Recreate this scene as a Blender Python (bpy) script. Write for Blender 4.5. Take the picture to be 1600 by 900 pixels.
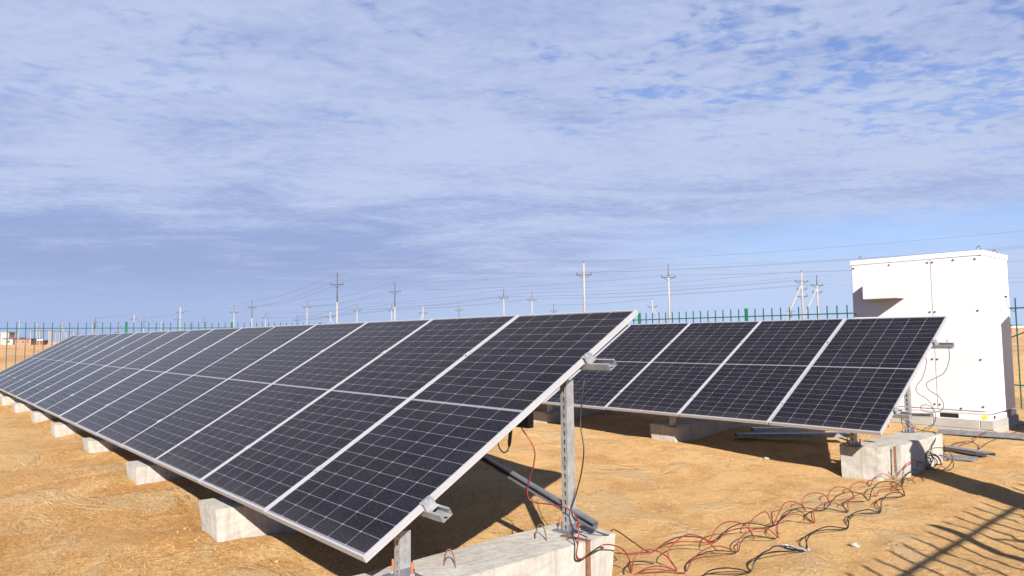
import bpy, bmesh, math, random
import numpy as np
from mathutils import Vector, Matrix
R = math.radians
random.seed(7); rng = np.random.default_rng(11)
sc = bpy.context.scene
for o in list(bpy.data.objects): bpy.data.objects.remove(o)
COL = sc.collection

# ------------------------------------------------------------------ camera
# world: +X towards the right-hand end of the rows, +Y behind the front row, Z up
CAM = np.array([2.878, -1.601, 1.45])
TH, PITCH, ROLL, FPX = 0.71695, 0.06793, -0.01264, 1095.12
ROW = np.array([-math.sin(TH), math.cos(TH), 0.]); NRM = np.array([math.cos(TH), math.sin(TH), 0.])
def tow(v): return np.array([-(v @ ROW), v @ NRM, v[2]])
_F = np.array([0, math.cos(PITCH), math.sin(PITCH)]); _U = np.array([0, -math.sin(PITCH), math.cos(PITCH)]); _R = np.array([1., 0, 0])
CR = tow(math.cos(ROLL)*_R + math.sin(ROLL)*_U); CU = tow(-math.sin(ROLL)*_R + math.cos(ROLL)*_U); CF = tow(_F)
cd = bpy.data.cameras.new('camera'); cam = bpy.data.objects.new('camera', cd); COL.objects.link(cam)
cd.sensor_width = 36; cd.lens = FPX/1600*36; cd.clip_start = .05; cd.clip_end = 20000
cam.matrix_world = Matrix(((CR[0], CU[0], -CF[0], CAM[0]), (CR[1], CU[1], -CF[1], CAM[1]), (CR[2], CU[2], -CF[2], CAM[2]), (0, 0, 0, 1)))
sc.camera = cam
def ray(x, y): return CF + (x-800)/FPX*CR - (y-450)/FPX*CU
def on_z(x, y, z=0.): d = ray(x, y); return CAM + d*((z-CAM[2])/d[2])
def on_y(x, y, Y): d = ray(x, y); return CAM + d*((Y-CAM[1])/d[1])
def on_x(x, y, X): d = ray(x, y); return CAM + d*((X-CAM[0])/d[0])

# ------------------------------------------------------------------ world and sun
SUNV = Vector((.818, -.576, .560)).normalized()       # towards the sun
EL = math.asin(SUNV.z)
SKY_STRENGTH, EXPOSURE, SUN_E = .05, 1.5, 5.0
w = bpy.data.worlds.new("World"); sc.world = w; w.use_nodes = True
wt = w.node_tree; wt.nodes.clear()
class NT:
    """tiny helper for node graphs"""
    def __init__(s, t): s.t = t
    def n(s, kind, **kw):
        nd = s.t.nodes.new(kind)
        for k, v in kw.items():
            if k == 'inp':
                for a, b in v.items():
                    if isinstance(b, bpy.types.NodeSocket): s.t.links.new(b, nd.inputs[a])
                    else: nd.inputs[a].default_value = b
            else: setattr(nd, k, v)
        return nd
    def m(s, op, a, b=0., c=0., clamp=False):
        nd = s.t.nodes.new('ShaderNodeMath'); nd.operation = op; nd.use_clamp = clamp
        for i, v in enumerate((a, b, c)):
            if isinstance(v, bpy.types.NodeSocket): s.t.links.new(v, nd.inputs[i])
            else: nd.inputs[i].default_value = v
        return nd.outputs[0]
    def mix(s, f, a, b, mode='MIX'):
        nd = s.t.nodes.new('ShaderNodeMix'); nd.data_type = 'RGBA'; nd.blend_type = mode
        for i, v in ((0, f), (6, a), (7, b)):
            if isinstance(v, bpy.types.NodeSocket): s.t.links.new(v, nd.inputs[i])
            else: nd.inputs[i].default_value = v if i == 0 else (*v, 1)[:4]
        return nd.outputs[2]
    def ramp(s, f, stops):
        nd = s.t.nodes.new('ShaderNodeValToRGB'); s.t.links.new(f, nd.inputs[0]); e = nd.color_ramp.elements
        while len(e) < len(stops): e.new(.5)
        for i, (p, c) in enumerate(stops): e[i].position = p; e[i].color = (c, c, c, 1) if isinstance(c, (int, float)) else (*c, 1)
        return nd.outputs[0]
    def noise(s, vec, scale, detail=4, rough=.55, dist=0., dim='3D'):
        nd = s.t.nodes.new('ShaderNodeTexNoise'); nd.noise_dimensions = dim
        s.t.links.new(vec, nd.inputs['Vector']); nd.inputs['Scale'].default_value = scale
        nd.inputs['Detail'].default_value = detail; nd.inputs['Roughness'].default_value = rough; nd.inputs['Distortion'].default_value = dist
        return nd.outputs[0]
    def mapping(s, vec, rot=(0, 0, 0), scale=(1, 1, 1), loc=(0, 0, 0)):
        nd = s.t.nodes.new('ShaderNodeMapping'); s.t.links.new(vec, nd.inputs[0])
        nd.inputs['Rotation'].default_value = rot; nd.inputs['Scale'].default_value = scale; nd.inputs['Location'].default_value = loc
        return nd.outputs[0]
g = NT(wt)
sky = g.n('ShaderNodeTexSky', sky_type='NISHITA', sun_disc=False, sun_elevation=EL, sun_rotation=math.atan2(SUNV.x, SUNV.y),
          altitude=0, air_density=1.0, dust_density=.6, ozone_density=3.0)
tc = g.n('ShaderNodeTexCoord'); sep = g.n('ShaderNodeSeparateXYZ', inp={0: tc.outputs['Generated']})
zz = g.m('MAXIMUM', sep.outputs[2], 0.0)
den = g.m('ADD', zz, .055)
px_, py_ = g.m('DIVIDE', sep.outputs[0], den), g.m('DIVIDE', sep.outputs[1], den)
uv = g.n('ShaderNodeCombineXYZ', inp={0: px_, 1: py_, 2: 0.}).outputs[0]
# wisps run across the view: shrink along the camera's right axis
rz = -math.atan2(CR[1], CR[0])
uvr = g.mapping(uv, rot=(0, 0, rz))
side = g.n('ShaderNodeVectorMath', operation='DOT_PRODUCT', inp={0: tc.outputs['Generated'], 1: (float(CR[0]), float(CR[1]), 0)}).outputs['Value']
def sm(v, a, b, lo=0., hi=1.): return g.n('ShaderNodeMapRange', interpolation_type='SMOOTHSTEP', inp={0: v, 1: a, 2: b, 3: lo, 4: hi}).outputs[0]
big = g.noise(g.mapping(uvr, scale=(.55, .8, 1), loc=(3.1, 1.7, 0)), 1.0, 4, .5)
mid = g.noise(g.mapping(uvr, scale=(1.1, 1.35, 1), rot=(0, 0, .45)), 2.6, 6, .6, .5)
fine = g.noise(g.mapping(uvr, scale=(.85, 1.1, 1), rot=(0, 0, -.5)), 15., 4, .55, .4)
ripple = g.noise(g.mapping(uvr, scale=(.8, 1.2, 1), rot=(0, 0, .6), loc=(5, 2, 0)), 34., 3, .5, .3)
hole = g.m('MULTIPLY', sm(side, -.12, .38), sm(zz, .12, .34))
cov = g.m('ADD', g.m('ADD', g.m('MULTIPLY', big, .5), g.m('MULTIPLY', mid, .62)), g.m('MULTIPLY', fine, .50))
cov = g.m('SUBTRACT', cov, g.m('MULTIPLY', hole, .20))
mr = sm(cov, .50, .70, .25, .97)
veil = g.n('ShaderNodeMapRange', inp={0: zz, 1: 0., 2: .42, 3: 1.35, 4: 0.}).outputs[0]
leftv = sm(side, .15, -.45, 0., .80)
amount = g.m('MAXIMUM', mr, g.m('MAXIMUM', veil, leftv), clamp=True)
# a clear streak low on the right
strk = g.m('MULTIPLY', g.m('MULTIPLY', sm(g.m('ADD', zz, g.m('MULTIPLY', mid, .05)), .105, .135), sm(g.m('ADD', zz, g.m('MULTIPLY', mid, .05)), .185, .155)), sm(side, .08, .50))
amount = g.m('MULTIPLY', amount, g.m('SUBTRACT', 1., g.m('MULTIPLY', strk, .42)))
dn = g.noise(g.mapping(uvr, scale=(.75, 1.3, 1), loc=(9, 4, 0)), 1.3, 5, .62, .5)
dsum = g.m('ADD', g.m('ADD', g.m('MULTIPLY', dn, .62), g.m('MULTIPLY', fine, .22)), g.m('ADD', g.m('MULTIPLY', ripple, .08), g.m('MULTIPLY', mid, .12)))
# darker lavender sheet low on the left, bright belt across the middle
belt = g.m('MULTIPLY', sm(zz, .12, .22), sm(zz, .46, .30)); low = g.m('MULTIPLY', sm(zz, .22, .10), sm(side, .15, -.35))
dsum = g.m('ADD', dsum, g.m('SUBTRACT', g.m('MULTIPLY', belt, .05), g.m('MULTIPLY', low, .15)))
dens = sm(dsum, .34, .68)
K = 1/SKY_STRENGTH/2**EXPOSURE
hz = g.mix(sm(side, -.5, .35), (.41*K, .52*K, .80*K), (.53*K, .66*K, .92*K))
cl = g.mix(dens, (.325*K, .415*K, .69*K), (.54*K, .62*K, .85*K))
cl = g.mix(g.m('MULTIPLY', g.m('ADD', g.m('MULTIPLY', sm(zz, .11, .03), g.m('SUBTRACT', 1., sm(side, -.1, .4))), g.m('MULTIPLY', sm(zz, .20, .07), sm(side, -.1, .4)), clamp=True), .9), cl, hz)
# the cloud sheet ends overhead and behind the camera, where the sky is clear blue
fwd = g.n('ShaderNodeVectorMath', operation='DOT_PRODUCT', inp={0: tc.outputs['Generated'], 1: (float(CF[0]), float(CF[1]), 0)}).outputs['Value']
edge = g.n('ShaderNodeMapRange', interpolation_type='SMOOTHSTEP', inp={0: g.m('ADD', fwd, g.m('MULTIPLY', big, .3)), 1: .35, 2: .85, 3: .12, 4: 1.}).outputs[0]
amount = g.m('MULTIPLY', amount, edge)
clear = g.mix(1.0, sky.outputs[0], (.72, .82, 1.14), 'MULTIPLY')
final = g.mix(amount, clear, cl)
bg = g.n('ShaderNodeBackground', inp={0: final, 1: SKY_STRENGTH}); out = g.n('ShaderNodeOutputWorld', inp={0: bg.outputs[0]})
sl = bpy.data.lights.new('sun', 'SUN'); sl.energy = SUN_E; sl.angle = R(.5); sl.color = (1., .93, .83)
so = bpy.data.objects.new('sun', sl); COL.objects.link(so); so.rotation_euler = (-SUNV).to_track_quat('-Z', 'Y').to_euler()
sc.view_settings.view_transform = 'Standard'; sc.view_settings.look = 'None'; sc.view_settings.exposure = EXPOSURE; sc.view_settings.gamma = 1
sc.view_settings.use_curve_mapping = False
sc.render.engine = 'CYCLES'

# ------------------------------------------------------------------ materials
def mat(name):
    m = bpy.data.materials.new(name); m.use_nodes = True; t = m.node_tree; t.nodes.clear(); g = NT(t)
    b = g.n('ShaderNodeBsdfPrincipled'); o = g.n('ShaderNodeOutputMaterial', inp={0: b.outputs[0]})
    return m, g, b
def link(g, a, b): g.t.links.new(a, b)
ALB = .74
def simple(name, col, rough=.5, metal=0., var=.12, scale=8., bump=0., bscale=40., spec=.5):
    m, g, b = mat(name); col = tuple(c*ALB for c in col)
    tc = g.n('ShaderNodeTexCoord').outputs['Object']
    f = g.ramp(g.noise(tc, scale, 5, .6), [(.3, 0), (.7, 1)])
    link(g, g.mix(f, tuple(c*(1-var) for c in col), tuple(min(1, c*(1+var)) for c in col)), b.inputs['Base Color'])
    b.inputs['Roughness'].default_value = rough; b.inputs['Metallic'].default_value = metal; b.inputs['Specular IOR Level'].default_value = spec
    if bump:
        bn = g.n('ShaderNodeBump', inp={'Height': g.noise(tc, bscale, 4, .6), 'Strength': bump, 'Distance': .01}); link(g, bn.outputs[0], b.inputs['Normal'])
    return m
M = {}
M['alu'] = simple('anodised_aluminium', (.47, .47, .50), .42, .35, .05, 3)
M['galv'] = simple('galvanised_steel', (.42, .43, .45), .45, .6, .22, 22, .12, 60)
M['galv_dark'] = simple('weathered_galvanised_steel', (.22, .23, .26), .5, .6, .22, 14)
M['white'] = simple('white_powder_coat', (.70, .68, .685), .45, 0, .02, 2)
M['white_door'] = simple('white_door_paint', (.57, .555, .585), .45, 0, .02, 2)
M['white_trim'] = simple('grey_white_trim', (.42, .41, .42), .5, 0, .05, 4)
M['black'] = simple('black_plastic', (.012, .012, .013), .45, 0, .1)
M['black_cable'] = simple('black_cable_sheath', (.010, .008, .009), .5, 0, .1)
M['red_cable'] = simple('red_cable_sheath', (.20, .018, .02), .5, 0, .15)
M['green'] = simple('green_fence_paint', (.004, .085, .075), .45, 0, .15, 5)
M['green_post'] = simple('green_post_paint', (.006, .13, .065), .4, 0, .12, 5)
M['rust'] = simple('rusty_steel', (.17, .075, .04), .8, .1, .35, 30, .3)
M['orange_rod'] = simple('orange_primed_rod', (.36, .11, .04), .6, 0, .2, 40)
M['pole'] = simple('pale_pole_concrete', (.29, .265, .24), .85, 0, .12, 1.2)
M['pole_dark'] = simple('dark_pole_steel', (.05, .05, .06), .7, .2, .2, 3)
M['pole_rust'] = simple('rusty_pole_steel', (.15, .08, .06), .8, .1, .25, 3)
M['wire'] = simple('overhead_wire', (.22, .25, .36), .6, .3, .05)
M['yellow'] = simple('yellow_sticker', (.70, .66, .03), .5, 0, .1)
M['glass_ins'] = simple('insulator_porcelain', (.12, .10, .11), .3, 0, .1)
M['brick_far'] = simple('far_brick', (.34, .16, .09), .9, 0, .2, .6)
M['roof_dark'] = simple('dark_roof', (.09, .07, .07), .8, 0, .2, .5)
M['red_paint'] = simple('red_paint', (.22, .06, .045), .5, 0, .1, 1)
M['plinth'] = simple('aerated_block', (.33, .31, .28), .95, 0, .1, 6, .4, 50)
M['mortar'] = simple('pale_mortar', (.44,.41,.37), .95, 0, .1, 12)
M['film'] = simple('crumpled_plastic_film', (.5,.5,.56), .25, 0, .1, 30)
M['backsheet'] = simple('white_backsheet', (.55, .56, .58), .6, 0, .03)

def concrete():
    m, g, b = mat('cast_concrete'); tc = g.n('ShaderNodeTexCoord').outputs['Object']
    n1 = g.noise(tc, 3.5, 6, .65, .4); n2 = g.noise(g.mapping(tc, scale=(9, 9, 1.1)), 3., 4, .6); n3 = g.noise(tc, 60, 3, .7)
    c = g.mix(g.ramp(n1, [(.32, 0), (.68, 1)]), (.34, .315, .28), (.46, .44, .405))
    c = g.mix(g.m('MULTIPLY', g.ramp(n2, [(.48, 0), (.68, 1)]), .55), c, (.25, .23, .20))
    c = g.mix(g.m('MULTIPLY', g.ramp(n3, [(.6, 0), (.7, 1)]), .25), c, (.22,.19,.16))
    c = g.mix(1., c, (ALB, ALB, ALB), 'MULTIPLY')
    link(g, c, b.inputs['Base Color']); b.inputs['Roughness'].default_value = .92; b.inputs['Specular IOR Level'].default_value = .2
    v = g.n('ShaderNodeTexVoronoi', inp={'Vector': tc, 'Scale': 34.}); hole = g.ramp(v.outputs[0], [(.06, 0), (.16, 1)])
    h = g.m('ADD', g.m('MULTIPLY', hole, .5), g.m('MULTIPLY', g.noise(tc, 22, 6, .7), 1.))
    bn = g.n('ShaderNodeBump', inp={'Height': h, 'Strength': .55, 'Distance': .008}); link(g, bn.outputs[0], b.inputs['Normal'])
    return m
M['concrete'] = concrete()

def sand():
    m, g, b = mat('sandy_soil'); tc = g.n('ShaderNodeTexCoord').outputs['Object']
    a = g.noise(g.mapping(tc, scale=(.55, 1.1, 1), rot=(0, 0, .5)), .9, 7, .62, .5)
    p = g.noise(tc, 5.5, 6, .65, .3)
    s = g.noise(g.mapping(tc, scale=(1.3, .8, 1), rot=(0, 0, -.4)), 2.0, 6, .68, .8)
    f = g.noise(tc, 55, 5, .72)
    c = g.mix(g.ramp(a, [(.36, 0), (.64, 1)]), (.46, .255, .098), (.56, .385, .205))
    c = g.mix(g.m('MULTIPLY', g.ramp(s, [(.48, 0), (.68, 1)]), .75), c, (.66, .50, .31))
    c = g.mix(g.m('MULTIPLY', g.ramp(p, [(.5, 0), (.75, 1)]), .5), c, (.34, .18, .072))
    f2 = g.noise(tc, 30, 6, .8)
    c = g.mix(g.m('MULTIPLY', g.ramp(f2, [(.52, 0), (.62, 1)]), .75), c, (.70, .56, .37))
    c = g.mix(g.m('MULTIPLY', g.ramp(f2, [(.48, 1), (.40, 0)][::-1]), .0), c, (.36, .20, .085))
    c = g.mix(g.m('MULTIPLY', g.ramp(f2, [(.38, 1), (.47, 0)]), .6), c, (.36, .20, .085))
    c = g.mix(g.m('MULTIPLY', g.ramp(f, [(.55, 0), (.68, 1)]), .75), c, (.22, .125, .065))
    sx = g.n('ShaderNodeSeparateXYZ', inp={0: tc}); pr = g.n('ShaderNodeMapRange', interpolation_type='SMOOTHSTEP', inp={0: g.m('ADD', g.m('ADD', sx.outputs[1], g.m('MULTIPLY', sx.outputs[0], .35)), g.m('MULTIPLY', a, 3.)), 1: .5, 2: 4., 3: 0., 4: .6}).outputs[0]
    c = g.mix(g.m('MULTIPLY', pr, g.ramp(s, [(.34, .1), (.56, 1)])), c, (.66, .47, .27))
    # patches of dug, pale, crumbly soil and scattered dark specks
    dug = g.ramp(g.noise(g.mapping(tc, loc=(4, 7, 0), scale=(1, 1.3, 1)), 1.15, 5, .65, .6), [(.54, 0), (.60, 1)])
    c = g.mix(g.m('MULTIPLY', dug, g.ramp(g.noise(tc, 38, 4, .8), [(.38, .15), (.62, .9)])), c, (.62, .50, .36))
    vs = g.n('ShaderNodeTexVoronoi', inp={'Vector': tc, 'Scale': 7.5, 'Randomness': 1.})
    c = g.mix(g.m('MULTIPLY', g.ramp(vs.outputs[0], [(.035, 1), (.085, 0)]), .75), c, (.13, .07, .035))
    # broad bands of pale salt flat and darker earth in the distance
    far = g.noise(g.mapping(tc, scale=(.004, .02, 1), rot=(0, 0, -.85)), 6., 4, .6)
    big = g.mix(g.ramp(far, [(.40, 0), (.60, 1)]), (.33, .18, .10), (.45, .33, .23))
    geo = g.n('ShaderNodeNewGeometry'); ln = g.n('ShaderNodeVectorMath', operation='LENGTH', inp={0: tc}).outputs['Value']
    c = g.mix(g.n('ShaderNodeMapRange', inp={0: ln, 1: 26., 2: 60., 3: 0., 4: .8}).outputs[0], c, big)
    c = g.mix(1., c, (ALB*1.38, ALB*1.24, ALB*.99), 'MULTIPLY')
    link(g, c, b.inputs['Base Color']); b.inputs['Roughness'].default_value = 1; b.inputs['Specular IOR Level'].default_value = .1
    v = g.n('ShaderNodeTexVoronoi', inp={'Vector': tc, 'Scale': 28., 'Randomness': 1.}); cl = g.ramp(v.outputs[0], [(.0, 1), (.45, 0)])
    h = g.m('ADD', g.m('ADD', g.m('MULTIPLY', g.noise(tc, 14, 8, .8), g.m('ADD', 1.2, g.m('MULTIPLY', dug, 1.2))), g.m('MULTIPLY', g.noise(tc, 70, 5, .75), .45)), g.m('MULTIPLY', cl, g.ramp(p, [(.45, 0), (.65, .35)])))
    bn = g.n('ShaderNodeBump', inp={'Height': h, 'Strength': 1., 'Distance': .075}); link(g, bn.outputs[0], b.inputs['Normal'])
    return m
M['sand'] = sand()
M['clod'] = simple('dry_soil_clods', (.40, .25, .13), 1, 0, .25, 6, .5, 60, .1)

def cells():
    m, g, b = mat('monocrystalline_cells'); tc = g.n('ShaderNodeTexCoord').outputs['Object']
    s = g.n('ShaderNodeSeparateXYZ', inp={0: tc}); x, y = s.outputs[0], s.outputs[1]
    px, py = .184, .0925
    ax = g.m('DIVIDE', g.m('ADD', x, .552), px); ay = g.m('DIVIDE', g.m('SUBTRACT', g.m('ABSOLUTE', y), .008), py)
    fx, fy = g.m('FRACT', ax), g.m('FRACT', g.m('ADD', ay, 20.))
    dx = g.m('MULTIPLY', g.m('MINIMUM', fx, g.m('SUBTRACT', 1., fx)), px); dy = g.m('MULTIPLY', g.m('MINIMUM', fy, g.m('SUBTRACT', 1., fy)), py)
    line = g.m('MAXIMUM', g.m('LESS_THAN', dx, .0015), g.m('LESS_THAN', dy, .0011))
    dia = g.m('LESS_THAN', g.m('ADD', dx, dy), .0085)
    mask = g.m('MAXIMUM', line, dia)
    outx = g.m('GREATER_THAN', g.m('ABSOLUTE', x), .552); outy = g.m('GREATER_THAN', g.m('ABSOLUTE', y), 1.118)
    cen = g.m('LESS_THAN', g.m('ABSOLUTE', y), .0085)
    mask = g.m('MAXIMUM', mask, g.m('MAXIMUM', g.m('MULTIPLY', g.m('MAXIMUM', outx, outy), .75), cen))
    # busbars: ten hair lines per cell
    bb = g.m('FRACT', g.m('MULTIPLY', ax, 10.)); bus = g.m('LESS_THAN', g.m('ABSOLUTE', g.m('SUBTRACT', bb, .5)), .03)
    oi = g.n('ShaderNodeObjectInfo').outputs['Random']
    cid = g.n('ShaderNodeCombineXYZ', inp={0: g.m('FLOOR', ax), 1: g.m('FLOOR', g.m('DIVIDE', y, py)), 2: g.m('MULTIPLY', oi, 97.)}).outputs[0]
    wn = g.n('ShaderNodeTexWhiteNoise', noise_dimensions='3D', inp={'Vector': cid}).outputs[0]
    base = g.mix(wn, (.0013, .0018, .0058), (.0030, .0034, .0095))
    base = g.mix(g.m('MULTIPLY', bus, .25), base, (.10, .10, .12))
    base = g.mix(g.m('MULTIPLY', mask, .41), base, (.34, .34, .38))
    # dust: film and specks
    dv = g.n('ShaderNodeCombineXYZ', inp={0: x, 1: y, 2: g.m('MULTIPLY', oi, 31.)}).outputs[0]
    film = g.m('MULTIPLY', g.ramp(g.noise(dv, 3.2, 5, .6, .5), [(.3, .002), (.72, .013)]), g.m('ADD', .6, g.m('MULTIPLY', oi, .9)))
    film = g.m('ADD', film, g.m('MULTIPLY', g.n('ShaderNodeMapRange', inp={0: y, 1: -.98, 2: -1.12, 3: 0., 4: .05}).outputs[0], g.noise(dv, 9., 4, .6)))
    spk = g.ramp(g.noise(dv, 190, 2, .6), [(.60, 0), (.70, 1)])
    spk2 = g.ramp(g.noise(dv, 60, 4, .7), [(.60, 0), (.75, 1)])
    d = g.m('ADD', film, g.m('ADD', g.m('MULTIPLY', spk, .18), g.m('MULTIPLY', spk2, .06)), clamp=True)
    base = g.mix(d, base, (.36, .31, .27))
    link(g, base, b.inputs['Base Color'])
    link(g, g.m('ADD', .16, g.m('MULTIPLY', d, 1.2)), b.inputs['Roughness'])
    b.inputs['IOR'].default_value = 1.33; b.inputs['Specular IOR Level'].default_value = .045
    b.inputs['Sheen Weight'].default_value = .08; b.inputs['Sheen Roughness'].default_value = .35; b.inputs['Sheen Tint'].default_value = (1., .93, .68, 1)
    return m
M['cells'] = cells()

# ------------------------------------------------------------------ mesh helpers
class MB:
    def __init__(s): s.v = []; s.f = []
    def add(s, vs, fs):
        k = len(s.v); s.v += [tuple(map(float, p)) for p in vs]; s.f += [tuple(i+k for i in f) for f in fs]; return s
    def box(s, c, d, mx=None):
        hx, hy, hz = d[0]/2, d[1]/2, d[2]/2
        vs = [Vector((a*hx, b*hy, e*hz)) for a in (-1, 1) for b in (-1, 1) for e in (-1, 1)]
        if mx is not None: vs = [mx @ p for p in vs]
        vs = [p+Vector(c) for p in vs]
        return s.add(vs, [(0, 1, 3, 2), (4, 6, 7, 5), (0, 4, 5, 1), (2, 3, 7, 6), (0, 2, 6, 4), (1, 5, 7, 3)])
    def bx(s, x0, x1, y0, y1, z0, z1): return s.box(((x0+x1)/2, (y0+y1)/2, (z0+z1)/2), (x1-x0, y1-y0, z1-z0))
    def prism(s, poly, a, b, axes):
        """poly: 2D points; a, b: start/end positions; axes: (u, v) unit vectors"""
        u, v = Vector(axes[0]), Vector(axes[1]); n = len(poly); vs = []
        for p in (Vector(a), Vector(b)): vs += [p+u*q[0]+v*q[1] for q in poly]
        return s.add(vs, [tuple(range(n))[::-1], tuple(range(n, 2*n))]+[(i, (i+1) % n, n+(i+1) % n, n+i) for i in range(n)])
    def tube(s, pts, r, n=8, caps=True):
        pts = [Vector(p) for p in pts]; rs = r if hasattr(r, '__len__') else [r]*len(pts); k = len(s.v); up = None
        for i, p in enumerate(pts):
            t = (pts[min(i+1, len(pts)-1)]-pts[max(i-1, 0)]).normalized()
            if up is None: up = Vector((0, 0, 1)) if abs(t.z) < .9 else Vector((1, 0, 0))
            sd = t.cross(up).normalized(); up = sd.cross(t).normalized()
            for j in range(n):
                a = 2*math.pi*j/n; q = p+(sd*math.cos(a)+up*math.sin(a))*rs[i]; s.v.append(tuple(q))
        for i in range(len(pts)-1):
            for j in range(n): s.f.append((k+i*n+j, k+i*n+(j+1) % n, k+(i+1)*n+(j+1) % n, k+(i+1)*n+j))
        if caps: s.f.append(tuple(k+j for j in range(n))[::-1]); e = k+(len(pts)-1)*n; s.f.append(tuple(e+j for j in range(n)))
        return s
    def build(s, name, m, parent=None, smooth=False, bevel=0., org=None):
        me = bpy.data.meshes.new(name)
        off = Vector(org) if org is not None else Vector((0, 0, 0)); q = parent
        while org is None and q is not None:
            if q.get('_abs'): off = q.location.copy()
            q = q.parent
        me.from_pydata([tuple(Vector(p)-off) for p in s.v], [], s.f)
        bm = bmesh.new(); bm.from_mesh(me); bmesh.ops.recalc_face_normals(bm, faces=bm.faces)
        if bevel: bmesh.ops.bevel(bm, geom=bm.edges[:], offset=bevel, segments=2, affect='EDGES', profile=.6, clamp_overlap=True)
        bm.to_mesh(me); bm.free()
        if smooth:
            for p in me.polygons: p.use_smooth = True
        me.materials.append(m if not isinstance(m, str) else M[m])
        o = bpy.data.objects.new(name, me); COL.objects.link(o)
        if parent is not None: o.parent = parent
        if org is not None and parent is None: o.location = org
        return o
def thing(name, loc, label, cat, group=None, absolute=True):
    o = bpy.data.objects.new(name, None); o.empty_display_size = .2; COL.objects.link(o); o.location = loc
    if absolute: o['_abs'] = 1
    return tag(o, label, cat, group)
def tag(o, label=None, cat=None, group=None, kind=None):
    if label: o['label'] = label
    if cat: o['category'] = cat
    if group: o['group'] = group
    if kind: o['kind'] = kind
    return o
def sub(root, o):                       # make o a part of root, keeping its mesh where it is
    o.parent = root; return o
def copy_tree(o, parent=None):
    c = o.copy(); COL.objects.link(c); c.parent = parent
    for ch in list(o.children): copy_tree(ch, c)
    return c
def catmull(P, n=8):
    P = [np.array(p, float) for p in P]; P = [2*P[0]-P[1]]+P+[2*P[-1]-P[-2]]; out = []
    for i in range(1, len(P)-2):
        for k in range(n):
            t = k/n; a, b, c, d = P[i-1:i+3]
            out.append(.5*((2*b)+(-a+c)*t+(2*a-5*b+4*c-d)*t*t+(-a+3*b-3*c+d)*t**3))
    out.append(P[-2]); return out
def channel(a, b, web, h, th, lip, wdir, odir, slots=None, flip=False):
    """steel C profile from a to b: web width along wdir, opening along odir; slots: (pitch, length, width) cut in the web"""
    mb = MB(); a, b = Vector(a), Vector(b); u, v = Vector(wdir).normalized(), Vector(odir).normalized(); w2 = web/2
    if slots is None: mb.prism([(-w2, 0), (w2, 0), (w2, th), (-w2, th)], a, b, (u, v))
    else:
        pitch, sl, sw = slots; L = (b-a).length; d = (b-a).normalized()
        for s_ in (-1, 1): mb.prism([(s_*w2, 0), (s_*sw/2, 0), (s_*sw/2, th), (s_*w2, th)], a, b, (u, v))
        n = int(L/pitch); p0 = (L-n*pitch)/2; q = 0.
        for i in range(n+1):
            s0 = p0+i*pitch-sl/2 if True else 0; s0 = max(s0, 0.); s1 = min(s0+sl, L)
            if s0 > q+.001: mb.prism([(-sw/2, 0.0002), (sw/2, 0.0002), (sw/2, th-.0002), (-sw/2, th-.0002)], a+d*q, a+d*s0, (u, v))
            q = s1
        if q < L-.001: mb.prism([(-sw/2, 0.0002), (sw/2, 0.0002), (sw/2, th-.0002), (-sw/2, th-.0002)], a+d*q, b, (u, v))
    for s_ in (-1, 1):
        mb.prism([(s_*w2, th), (s_*(w2-th), th), (s_*(w2-th), h-th), (s_*w2, h-th)], a, b, (u, v))
        mb.prism([(s_*w2, h-th), (s_*w2, h), (s_*(w2-lip), h), (s_*(w2-lip), h-th)], a, b, (u, v))
    return mb

# ------------------------------------------------------------------ ground
def _hash(ix, iy, seed):
    h = (ix*374761393+iy*668265263+seed*974711) & 0x7fffffff; h = ((h ^ (h >> 13))*1274126177) & 0x7fffffff
    return ((h ^ (h >> 16)) & 0xffff)/65535.
def vnoise(x, y, s, seed):
    x = np.asarray(x, float)/s; y = np.asarray(y, float)/s; ix = np.floor(x).astype(np.int64); iy = np.floor(y).astype(np.int64)
    fx, fy = x-ix, y-iy; fx = fx*fx*(3-2*fx); fy = fy*fy*(3-2*fy)
    a, b, c, d = _hash(ix, iy, seed), _hash(ix+1, iy, seed), _hash(ix, iy+1, seed), _hash(ix+1, iy+1, seed)
    return (a*(1-fx)+b*fx)*(1-fy)+(c*(1-fx)+d*fx)*fy-.5
BLK_A = [-.08-2.2*k for k in range(9)]
MOUNDS = [(-2.3, -.15, .45, .05), (-4.5, -.2, .5, .045), (-6.7, -.2, .5, .04), (-.08, 1.75, .35, .05), (-2.6, 5.5, .6, .06), (-4.3, 5.0, .6, .05),
          (-.5, -1.15, .6, .05), (-2.4, 7.3, 1.1, .10), (-4.6, 7.2, 1.0, .08), (-1.6, 5.6, .5, .035), (.15, .7, .3, .04), (-1.2, -.5, .5, .03)]
def gbase(X, Y):
    X = np.asarray(X, float); Y = np.asarray(Y, float)
    s = np.clip((1-X)/7, 0, 1); s = s*s*(3-2*s); fade = np.clip(1.6-np.hypot(X, Y-4)/40, 0, 1)
    z = (-.045+.17*s)*fade
    for a, b, r, h in MOUNDS+[(bx_+.42, .42, .30, .075) for bx_ in BLK_A[1:]]+[(bx_-.1, -.12, .22, .03) for bx_ in BLK_A[1:]]: z = z+h*np.exp(-((X-a)**2+(Y-b)**2)/r**2)
    return z
_pr = random.Random(5); PRINTS = []
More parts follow.
